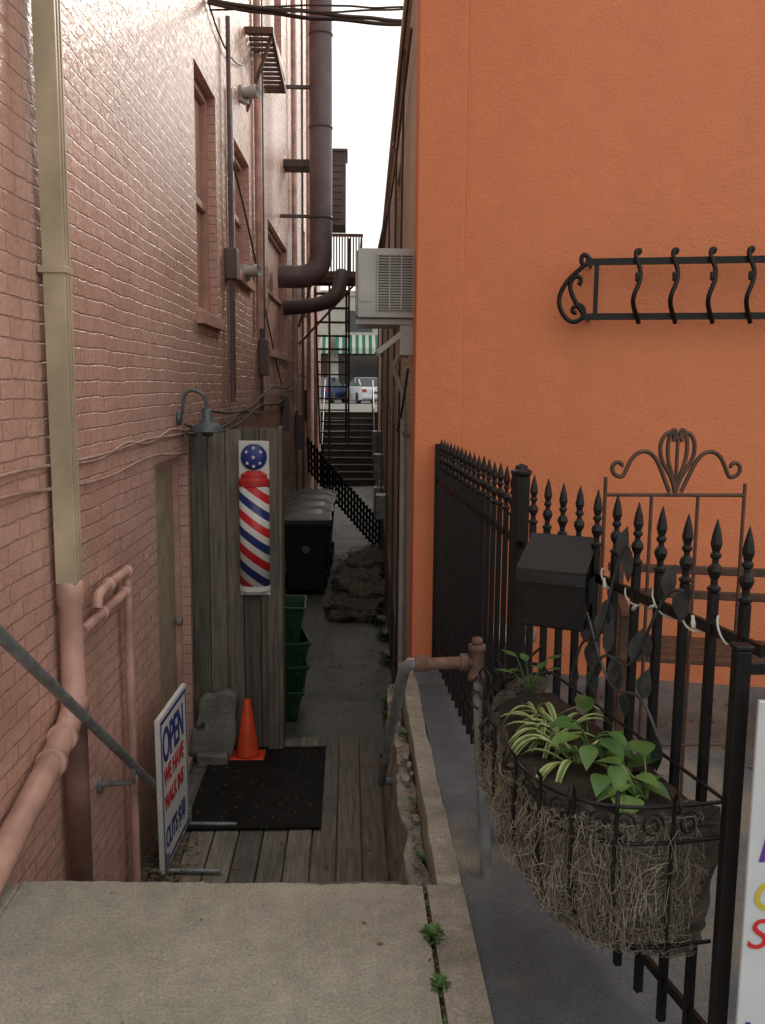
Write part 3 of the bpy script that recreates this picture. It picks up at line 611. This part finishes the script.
curve('vertical',[[(dx,dy,12),(dx,dy,3.5),(dx,dy,3.36),(dx-.03,dy,3.25),(dx-.10,dy,3.16),(dx-.2,dy,3.11),(dx-.3,dy,3.1),(-.99,dy,3.1)]],.158,'duct',ed,br=6)
mb=MB()
for z in(3.9,5.1,6.3,7.5,8.7,9.9): mb.lathe([(.158,-.02),(.166,-.018),(.166,.018),(.158,.02)],(dx,dy,z),24)
mb.obj('seams','duct2',ed,smooth=True)
curve('second_duct',[[(-.98,14,2.75),(-.6,14,2.78),(-.35,14,2.83),(-.18,14,2.95),(-.12,14.1,3.15),(-.12,14.2,3.3)]],.11,'duct2',ed,'NURBS',br=5)
mb=MB(); mb.b2((-.55,15.9,4.3),(-.06,16.7,5.5)); mb.b2((-.58,15.88,5.501),(-.03,16.72,5.55))
for k in range(9): mb.b2((-.5,15.885,4.4+k*.11),(-.12,15.899,4.44+k*.11))
mb.b2((-.95,13.5,4.7),(-.5,13.9,4.8)); mb.obj('fan_unit','duct2',ed,bevel=.01)
mb=MB()
for z in (3.9,5.6,7.6): mb.b2((-.96,12.97,z),(-.5,13.03,z+.04))
mb.obj('straps','duct2',ed)

# ---------------- iron fence ----------------
fn=empty('iron_fence')
def FP(s): return Vector((.586+.2*s,3.02-.98*s,0))
fin=[(.009,0),(.015,.006),(.015,.012),(.008,.018),(.008,.03),(.013,.04),(.016,.05),(.013,.06),(.007,.067),(.007,.075),(.012,.08),(.012,.086),(.008,.092),(.013,.11),(.009,.135),(.001,.165)]
mb=MB()
def bar(p,zt=1.31,z0=.03,w=.018,rot=0):
    mb.box((p.x,p.y,(z0+zt-.165)/2),(w,w,zt-.165-z0),0,Matrix.Rotation(rot+random.uniform(-.03,.03),3,'Z')); mb.lathe(fin,(p.x,p.y,zt-.165),10)
a1=math.atan2(-.98,.2)
for k in range(1,12): bar(FP(.112*k),1.315+random.uniform(-.004,.004),rot=a1)
C0=Vector((.586,3.02,0)); C1=Vector((.505,5.02,0)); nb=18
for k in range(1,nb): bar(C0.lerp(C1,k/nb),1.315+random.uniform(-.004,.004),rot=math.atan2(2,-.08))
def railb(p,q,z,h=.026,w=.012):
    d=q-p; mb.box(((p.x+q.x)/2,(p.y+q.y)/2,z),(d.length,w,h),0,Matrix.Rotation(math.atan2(d.y,d.x),3,'Z'))
for z in(1.07,.14): railb(C0,FP(1.30),z); railb(C0,C1,z)
mb.box((C0.x,C0.y,.64),(.046,.046,1.32),0,Matrix.Rotation(a1,3,'Z')); mb.lathe([(.030,0),(.036,.01),(.036,.018),(.022,.026),(.02,.035),(.005,.042)],(C0.x,C0.y,1.30),12)
mb.box((C1.x,C1.y,.64),(.04,.04,1.28))
mb.obj('bars_and_rails','iron',fn)
gp=MB(); gp.box((.762,1.66,.53),(.030,.030,1.14)); gp.box((.762,1.66,1.106),(.036,.036,.01)); gp.b2((.777,1.655,.10),(.83,1.665,.13)); gp.b2((.777,1.655,1.05),(.83,1.665,1.075)); gp.obj('gate_post','iron',fn,bevel=.003)
pts=[]
for i in range(200):
    s_=.30+.9*i/200; p=FP(s_); a=i*.21; pts.append((p.x+.016*math.cos(a),p.y,1.07+.021*math.sin(a)+.012*math.sin(i*.11)))
curve('string_light_cord',[pts],.0026,'cord',fn)
mb=MB()
for k in range(6):
    p=FP(.40+.135*k+random.uniform(-.03,.03)); mb.lathe([(.002,-.02),(.005,-.018),(.006,-.006),(.004,0),(.004,.01)],(p.x-.024,p.y,1.065+random.uniform(-.02,.02)),8,0,Matrix.Rotation(random.uniform(-1.2,1.2),3,'X'))
mb.obj('small_bulbs','cord',fn,smooth=True)

mbx=empty('mailbox',(.60,2.50,.925),(0,0,R(-28)))
mb=MB(); w,d,h0,h1=.18,.12,.17,.235
vs=[(-w/2,-d/2,0),(w/2,-d/2,0),(w/2,d/2,0),(-w/2,d/2,0),(-w/2,-d/2,h0),(w/2,-d/2,h0),(w/2,d/2,h1),(-w/2,d/2,h1)]
mb.add(vs,[(3,2,1,0),(0,1,5,4),(1,2,6,5),(2,3,7,6),(3,0,4,7),(4,5,6,7)])
mb.obj('box','iron',mbx,bevel=.006)
mb=MB(); o=.008
vs=[(-w/2-o,-d/2-.025,h0-.004),(w/2+o,-d/2-.025,h0-.004),(w/2+o,d/2,h1+.01),(-w/2-o,d/2,h1+.01)]
vs+=[(x,y,z+.006) for x,y,z in vs]; vs+=[(-w/2-o,-d/2-.03,h0-.035),(w/2+o,-d/2-.03,h0-.035)]
mb.add(vs,[(3,2,1,0),(4,5,6,7),(0,1,5,4),(1,2,6,5),(2,3,7,6),(3,0,4,7),(0,8,9,1)]); mb.obj('lid','iron',mbx,bevel=.001)

vn=empty('metal_vine_ornament')
st=[];mb=MB()
def mleaf(c,L,W,dirv,nv,mbb,m=0,fold=.2,seg=6,curl=0.0):
    d=Vector(dirv).normalized(); n=Vector(nv); n=(n-d*n.dot(d)).normalized(); s=d.cross(n)
    vs=[]
    for i in range(seg+1):
        t=i/seg; wd=W*math.sin(math.pi*min(1,t**.8))*(1-.15*t)
        cc=Vector(c)+d*L*t-n*curl*t*t*L
        vs+=[cc-s*wd+n*wd*fold,cc,cc+s*wd+n*wd*fold]
    fs=[]
    for i in range(seg):
        o=i*3; fs+=[(o,o+1,o+4,o+3),(o+1,o+2,o+5,o+4)]
    mbb.add(vs,fs,m)
for (s0,s1,z0,z1) in ((.45,.98,1.0,.74),(.6,1.05,.76,1.12),(.5,.8,.74,1.18)):
    pts=[]
    for i in range(14):
        t=i/13; p=FP(s0+(s1-s0)*t); z=z0+(z1-z0)*t+.05*math.sin(t*9); pts.append((p.x-.03,p.y,z))
        if i%2==1:
            sg_=1 if (i//2)%2 else -1
            mleaf(pts[-1],random.uniform(.08,.115),random.uniform(.018,.026),(.1,-.25*sg_,sg_*.9+random.uniform(-.3,.3)),(-.8,-.6,.1),mb)
    st.append(pts)
curve('stem',st,.004,'leafiron',vn,'NURBS'); mb.obj('leaves','leafiron',vn,smooth=True)

tr=empty('wrought_iron_trellis',(.87,3.0,0))
W=.48
sp=[[(0,0,0),(0,0,1.30)],[(W,0,0),(W,0,1.28)],[(0,0,1.24),(W,0,1.24)],[(.0,0,.35),(W,0,.35)],[(W/3,0,0),(W/3,0,1.24)],[(2*W/3,0,0),(2*W/3,0,1.24)],[(W/2,0,1.24),(W/2,0,1.44)]]
curve('frame',sp,.0065,'rustiron',tr,'POLY')
cr=[]
c_=spiral(.045,1.335,.006,.036,0,5.2)+[(.085,0,1.375),(.13,0,1.395),(.17,0,1.37),(.19,0,1.32),(.22,0,1.25)]
cr+= [c_,[(W-x,y,z) for x,y,z in c_]]
for q,t in ((.05,1.45),(.028,1.46)):
    c_=[(W/2-.002,0,1.25),(W/2-.01,0,1.30),(W/2-q,0,1.34),(W/2-q*1.3,0,1.41),(W/2-q*.8,0,t+.01),(W/2-q*.15,0,t),(W/2-q*.3,0,t-.03)]
    cr+=[c_,[(W-x,y,z) for x,y,z in c_]]
curve('scroll_crown',cr,.0075,'rustiron',tr,'NURBS')
bn=empty('garden_bench',(1.75,3.9,-.018),(0,0,R(-12)))
mb=MB()
for k in range(4): mb.b2((-.55,-.2+k*.1,.42),(.55,-.12+k*.1,.445))
for k in range(2): mb.b2((-.55,.211,.62+k*.12),(.55,.235,.66+k*.12))
for x in(-.5,.5):
    mb.b2((x-.02,-.18,0),(x+.02,-.14,.62)); mb.b2((x-.02,.171,0),(x+.02,.209,.82)); mb.b2((x-.022,-.2,.62),(x+.022,.17,.65))
mb.obj('slats','rustiron',bn,bevel=.004)
pt=empty('planter_pot',(.82,4.5,-.018)); mb=MB(); mb.lathe([(.10,0),(.14,.32),(.155,.33),(.155,.37),(.13,.37),(.12,.30)],(0,0,0),24); mb.obj('pot','galv',pt,smooth=True)

wr=empty('wrought_iron_window_box_rail',FO,(0,0,fa))
z1,z0=2.243,1.965; y=-.14; s0=.93; s1=3.4
mb=MB(); mb.b2((s0-.03,y-.01,z1-.017),(s1,y+.01,z1+.017)); mb.b2((s0-.03,y-.01,z0-.017),(s1,y+.01,z0+.017))
for s_ in (s0,s1):
    for z in (z0,z1): mb.b2((s_-.008,y+.011,z-.012),(s_+.008,-.001,z+.008))
mb.b2((s0+.016,y-.009,z0+.018),(s0+.040,y+.009,z1-.018))
mb.obj('bars','iron',wr)
sp=[]; s_=s0+.235
while s_<s1:
    sp.append([(s_-.004,y-.01,z1+.035),(s_+.016,y-.01,z1+.055),(s_-.018,y-.015,z1+.06),(s_-.016,y-.03,z1+.01),(s_+.014,y-.05,z1-.05),(s_+.006,y-.07,z1-.12),(s_-.022,y-.085,z1-.17),(s_-.026,y-.07,z0+.05),(s_+.0,y-.02,z0+.01),(s_+.016,y,z0-.035)])
    s_+=.182
curve('balusters',sp,.012,'iron',wr,'NURBS')
mb=MB(); s_=s0+.235
while s_<s1:
    mb.box((s_-.001,y-.055,z1-.085),(.032,.026,.045)); s_+=.182
mb.obj('collars','iron',wr,bevel=.006)
big=[(s0-.02,y,z1-.005),(s0-.07,y,z1-.045),(s0-.13,y,z1-.10),(s0-.165,y,z1-.18),(s0-.15,y,z1-.25),(s0-.10,y,z0-.035),(s0-.04,y,z0-.02),(s0-.02,y,z0+.03),(s0-.05,y,z0+.07),(s0-.09,y,z0+.05),(s0-.09,y,z0+.02),(s0-.065,y,z0+.02)]
big2=[(s0-.02,y,z0),(s0-.06,y,z0+.05),(s0-.10,y,z0+.12),(s0-.11,y,z0+.18),(s0-.07,y,z0+.22),(s0-.04,y,z0+.19),(s0-.06,y,z0+.16)]
big3=[(s0+.0,y,z1+.0),(s0-.03,y,z1+.05),(s0-.06,y,z1+.03),(s0-.05,y,z1-.02),(s0-.02,y,z1-.01)]
curve('end_scrolls',[big,big2,big3],.012,'iron',wr,'NURBS')

ms=empty('menu_sign',(.772,1.60,.0),(0,0,R(-6)))
mb=MB(); mb.b2((0,-.006,.02),(.5,.006,1.02)); mb.obj('board','signwhite',ms,bevel=.003)
text('Fresh',.10,'purple',ms,(.012,-.0075,.70),off=0,shear=.2); text('Cuban',.095,'yellow',ms,(.006,-.0075,.60),off=0,shear=.2); text('Salads',.09,'red',ms,(.004,-.0075,.52),off=0,shear=.2); text('Wraps',.09,'blue',ms,(.004,-.0075,.30),off=0,shear=.2)

# ---------------- hanging basket planter ----------------
PO=FP(.34); pa=a1
hb=empty('hayrack_planter',(PO.x-.012,PO.y,0),(0,0,pa))
L_=.88; ZT=.68; ZH=.37
def bs(th,p,infl=0):
    r=math.cos(p*math.pi/2)**.38 if p<1 else 0
    c,s=math.cos(th),math.sin(th)
    c=math.copysign(abs(c)**.72,c); s=abs(s)**.62
    x=L_/2-(L_/2+infl)*c*(.60+.40*r)
    D=.26+.14*x/L_
    return Vector((x,-(D+infl)*s*r*(1+.05*math.sin(p*3.0))-.004,ZT-ZH*(.66+.34*x/L_)*math.sin(p*math.pi/2)))
vs=[];nt_,np_=90,34
for j in range(np_+1):
    for i in range(nt_+1):
        p=bs(math.pi*i/nt_,j/np_); q=p+noise.noise_vector(p*8)*.034+noise.noise_vector(p*26)*.014; q.y=min(q.y,-.003)
        q.z+= .02 if j==0 else 0; vs.append(q)
fs=[(j*(nt_+1)+i,j*(nt_+1)+i+1,(j+1)*(nt_+1)+i+1,(j+1)*(nt_+1)+i) for j in range(np_) for i in range(nt_)]
mb=MB(); mb.add(vs,fs); mb.obj('coir_liner','coir',hb,smooth=True)
def strands(n,mat,r,seed):
    random.seed(seed); sp=[]
    for i in range(n):
        th=random.uniform(.03,math.pi-.03); p=max(0,random.uniform(-.05,.94))
        vert=random.random()<.65
        pts=[]; dth=random.gauss(0,.035 if vert else .11); dp=random.uniform(.12,.32) if vert else random.uniform(-.03,.08)
        wob=random.uniform(0,6); far=.012+(.02 if random.random()<.12 else 0)
        for k in range(6):
            q=bs(min(3.1,max(.02,th+dth*math.sin(k*.5+wob))),max(0,min(.99,p+dp*k/5)),far+.012*math.sin(k*1.3+wob)); q+=noise.noise_vector(q*8)*.030
            q+=Vector((random.gauss(0,.0035),random.gauss(0,.004),random.gauss(0,.003))); pts.append(q)
        sp.append(pts)
    curve('coir_strands',sp,r,mat,hb,br=0)
strands(3000,'coirl',.0007,1); strands(2400,'coird',.0008,2)
random.seed(5)
mb=MB(); vs=[(L_/2,-.01,ZT-.01)]+[ (lambda q:(q.x,q.y*.97,ZT-.025))(bs(math.pi*i/24,.02)) for i in range(25)]
mb.add(vs,[(0,i+1,i) for i in range(1,25)]); mb.obj('soil','soil',hb)
sp=[]
for z,inf in((ZT+.035,.012),(ZT-.045,.016)): sp.append([ (lambda q:(q.x,q.y,z))(bs(math.pi*i/40,0,inf)) for i in range(41)])
sp.append([(-.02,0,ZT+.035),(L_+.02,0,ZT+.035)])
for k in range(11):
    th=math.pi*(k+.5)/11; ptsr=[bs(th,j/9*.98,.026) for j in range(10)]
    t0=ptsr[0]; o=(Vector((t0.x,t0.y,0))-Vector((L_/2,0,0))).normalized()*.03
    sp.append([t0+o*.5+Vector((0,0,.035)),t0+o*1.2+Vector((0,0,.045)),t0+o*1.4+Vector((0,0,.065)),t0+o*.8+Vector((0,0,.085)),t0+Vector((0,0,.06))]+ptsr)
sp.append([bs(math.pi*i/30,.62,.028) for i in range(31)])
curve('iron_ribs',sp,.0045,'iron',hb,'POLY')
sp=[]
for k in range(20):
    th=math.pi*(k+.5)/20; c=bs(th,0,.016); tdir=(bs(th+.02,0,.016)-bs(th-.02,0,.016)).normalized()
    sp.append([c+tdir*(.026-.018*i/14)*math.cos(i*.62)+Vector((0,0,-.005+(.032-.02*i/14)*math.sin(i*.62))) for i in range(15)])
curve('rim_scrolls',sp,.003,'iron',hb)
curve('side_scrolls',[[(-.03,-.02,ZT+.12),(-.06,-.06,ZT+.08),(-.05,-.1,ZT+.03),(-.01,-.08,ZT+.05)],[(-.06,0,ZT+.03),(-.07,-.08,ZT+.07),(-.04,-.14,ZT+.05),(0,-.1,ZT+.0)],[(-.03,0,ZT+.02),(-.07,-.03,ZT+.1),(-.07,-.12,ZT+.02),(-.03,-.2,ZT-.04)]],.004,'iron',hb,'NURBS')
def strap(mbb,base,dirv,L,W,rise,droop,n=12,twist=0):
    d=Vector((dirv[0],dirv[1],0)).normalized(); vs=[]; s=Vector((-d.y,d.x,0))
    for i in range(n+1):
        t=i/n; p=Vector(base)+d*L*t*(1-.2*t)+Vector((0,0,rise*math.sin(min(1,t*1.3)*math.pi/2)-droop*t*t*t)); p+=s*twist*t*t
        wd=W*(math.sin(math.pi*(.12+.88*t))**.6 if t<1 else .02)
        up=Vector((0,0,wd*.35))
        vs+=[p-s*wd+up,p-s*wd*.5+up*.3,p,p+s*wd*.5+up*.3,p+s*wd+up]
    fs0=[];fs1=[]
    for i in range(n):
        o=i*5
        fs0+=[(o+1,o+2,o+7,o+6),(o+2,o+3,o+8,o+7)]; fs1+=[(o,o+1,o+6,o+5),(o+3,o+4,o+9,o+8)]
    b0=len(mbb.v); mbb.v+=[tuple(v) for v in vs]; mbb.f+=[tuple(i+b0 for i in f) for f in fs0+fs1]; mbb.m+=[0]*len(fs0)+[1]*len(fs1)
sp_=empty('spider_plant',(PO.x-.012,PO.y,0),(0,0,pa)); mb=MB()
for (bx,by,n) in ((.36,-.16,22),(.52,-.18,15),(.24,-.13,8)):
    for i in range(n):
        a=random.uniform(0,6.28)
        if random.random()<.5: a=random.uniform(3.3,5.6)
        strap(mb,(bx+random.uniform(-.02,.02),by+random.uniform(-.02,.02),ZT-.02),(math.cos(a),math.sin(a)),random.uniform(.14,.30),random.uniform(.006,.010),random.uniform(.03,.09),random.uniform(.05,.30),twist=random.uniform(-.05,.05))
mb.obj('leaves',['leafg2','leafc'],sp_,smooth=True)
bl=empty('broadleaf_plant',(PO.x-.012,PO.y,0),(0,0,pa)); mb=MB(); stems=[]
for (bx,by,n) in ((.50,-.12,9),(.64,-.14,9),(.40,-.08,5),(.74,-.10,5)):
    for i in range(n):
        a=random.uniform(0,6.28); r=random.uniform(.02,.08); h=random.uniform(.02,.09)
        b0=Vector((bx,by,ZT-.03)); c=b0+Vector((math.cos(a)*r,math.sin(a)*r,h))
        if c.y>-.02: c.y=-.02
        stems.append([b0,b0.lerp(c,.6)+Vector((0,0,.02)),c])
        mleaf(c,random.uniform(.07,.14),random.uniform(.020,.034),(math.cos(a),math.sin(a),random.uniform(-.15,.3)),(0,0,1),mb,random.choice((0,0,1)),fold=.3,seg=8,curl=random.uniform(.1,.5))
mb.obj('leaves',['leafg','leafg2'],bl,smooth=True); curve('stems',stems,.0022,'leafg2',bl,'NURBS',br=1)
fl=empty('seedling_plant',(PO.x-.012,PO.y,0),(0,0,pa)); mb=MB(); stems=[]
for i in range(9):
    a=i*.75; b0=Vector((.05,-.10,ZT)); c=b0+Vector((math.cos(a)*.05,math.sin(a)*.05,.06+.02*(i%3))); stems.append([b0,c])
    mleaf(c,.06,.015,(math.cos(a),math.sin(a),.2),(0,0,1),mb,0,seg=5)
mb.obj('leaves','leafg',fl,smooth=True); curve('stems',stems,.0015,'leafg',fl)

def weed(x,y,z,n,s,name='weed'):
    e=empty(name,(x,y,z)); mb=MB()
    for i in range(n):
        a=random.uniform(0,6.28); r=random.uniform(0,1)*s*.6; c=(r*math.cos(a)*.5,r*math.sin(a),random.uniform(.2,.9)*s*.3)
        mleaf(c,s*random.uniform(.16,.32),s*random.uniform(.07,.12),(math.cos(a),math.sin(a),random.uniform(.0,.8)),(0,0,1),mb,random.choice((0,1)),seg=4)
    mb.obj('leaves',['leafg','leafg2'],e,smooth=True)
for x,y,n,s in((.25,2.44,120,.075),(.252,2.22,90,.06),(.25,2.08,30,.03),(.25,2.6,30,.035)): weed(x,y,-.012,n,s)
for x,y in((RW(7)-.05,7.3),(RW(9)-.06,8.6),(RW(9)-.06,9.4),(RW(9)-.1,10.0),(RW(7)-.05,6.9)): weed(x,y,GZ,90,.22)
weed(.28,4.2,-.1,60,.07); weed(.27,3.5,-.1,40,.05); weed(.27,3.05,-.1,40,.05)

# ---------------- light, sky, camera ----------------
sv=Vector((.36,.88,.50)).normalized()
w=bpy.data.worlds.new('World'); sc.world=w; w.use_nodes=True; nt=w.node_tree; bg=nt.nodes['Background']
sky=nt.nodes.new('ShaderNodeTexSky'); sky.sky_type='NISHITA'; sky.sun_disc=False
sky.sun_elevation=math.asin(sv.z); sky.sun_rotation=math.atan2(sv.x,sv.y)
tcn=nt.nodes.new('ShaderNodeTexCoord'); cn=noise_n(nt,tcn.outputs['Generated'],2.2,4,.6)
cl=ramp_n(nt,cn,.3,.75,(8.9,8.75,8.3),(12.3,11.8,10.6))
mx=mix_n(nt,.84,sky.outputs[0],cl); lk(nt,mx,bg.inputs['Color']); bg.inputs['Strength'].default_value=.14
sun=bpy.data.lights.new('sun','SUN'); sun.energy=2.2; sun.angle=R(12); sun.color=(1,.92,.80)
so=bpy.data.objects.new('sun',sun); so.rotation_euler=sv.to_track_quat('Z','Y').to_euler(); so.location=(0,0,20); col.objects.link(so)
cam=bpy.data.cameras.new('camera'); co=bpy.data.objects.new('camera',cam); col.objects.link(co)
cam.sensor_fit='VERTICAL'; cam.sensor_height=36; cam.lens=36*900/1024; cam.clip_end=1500; cam.clip_start=.05
rm=Matrix.Rotation(R(-2.2),4,'Z')@Matrix.Rotation(R(90-8.0),4,'X')@Matrix.Rotation(R(.5),4,'Z')
co.matrix_world=Matrix.Translation((0,0,1.6))@rm; sc.camera=co
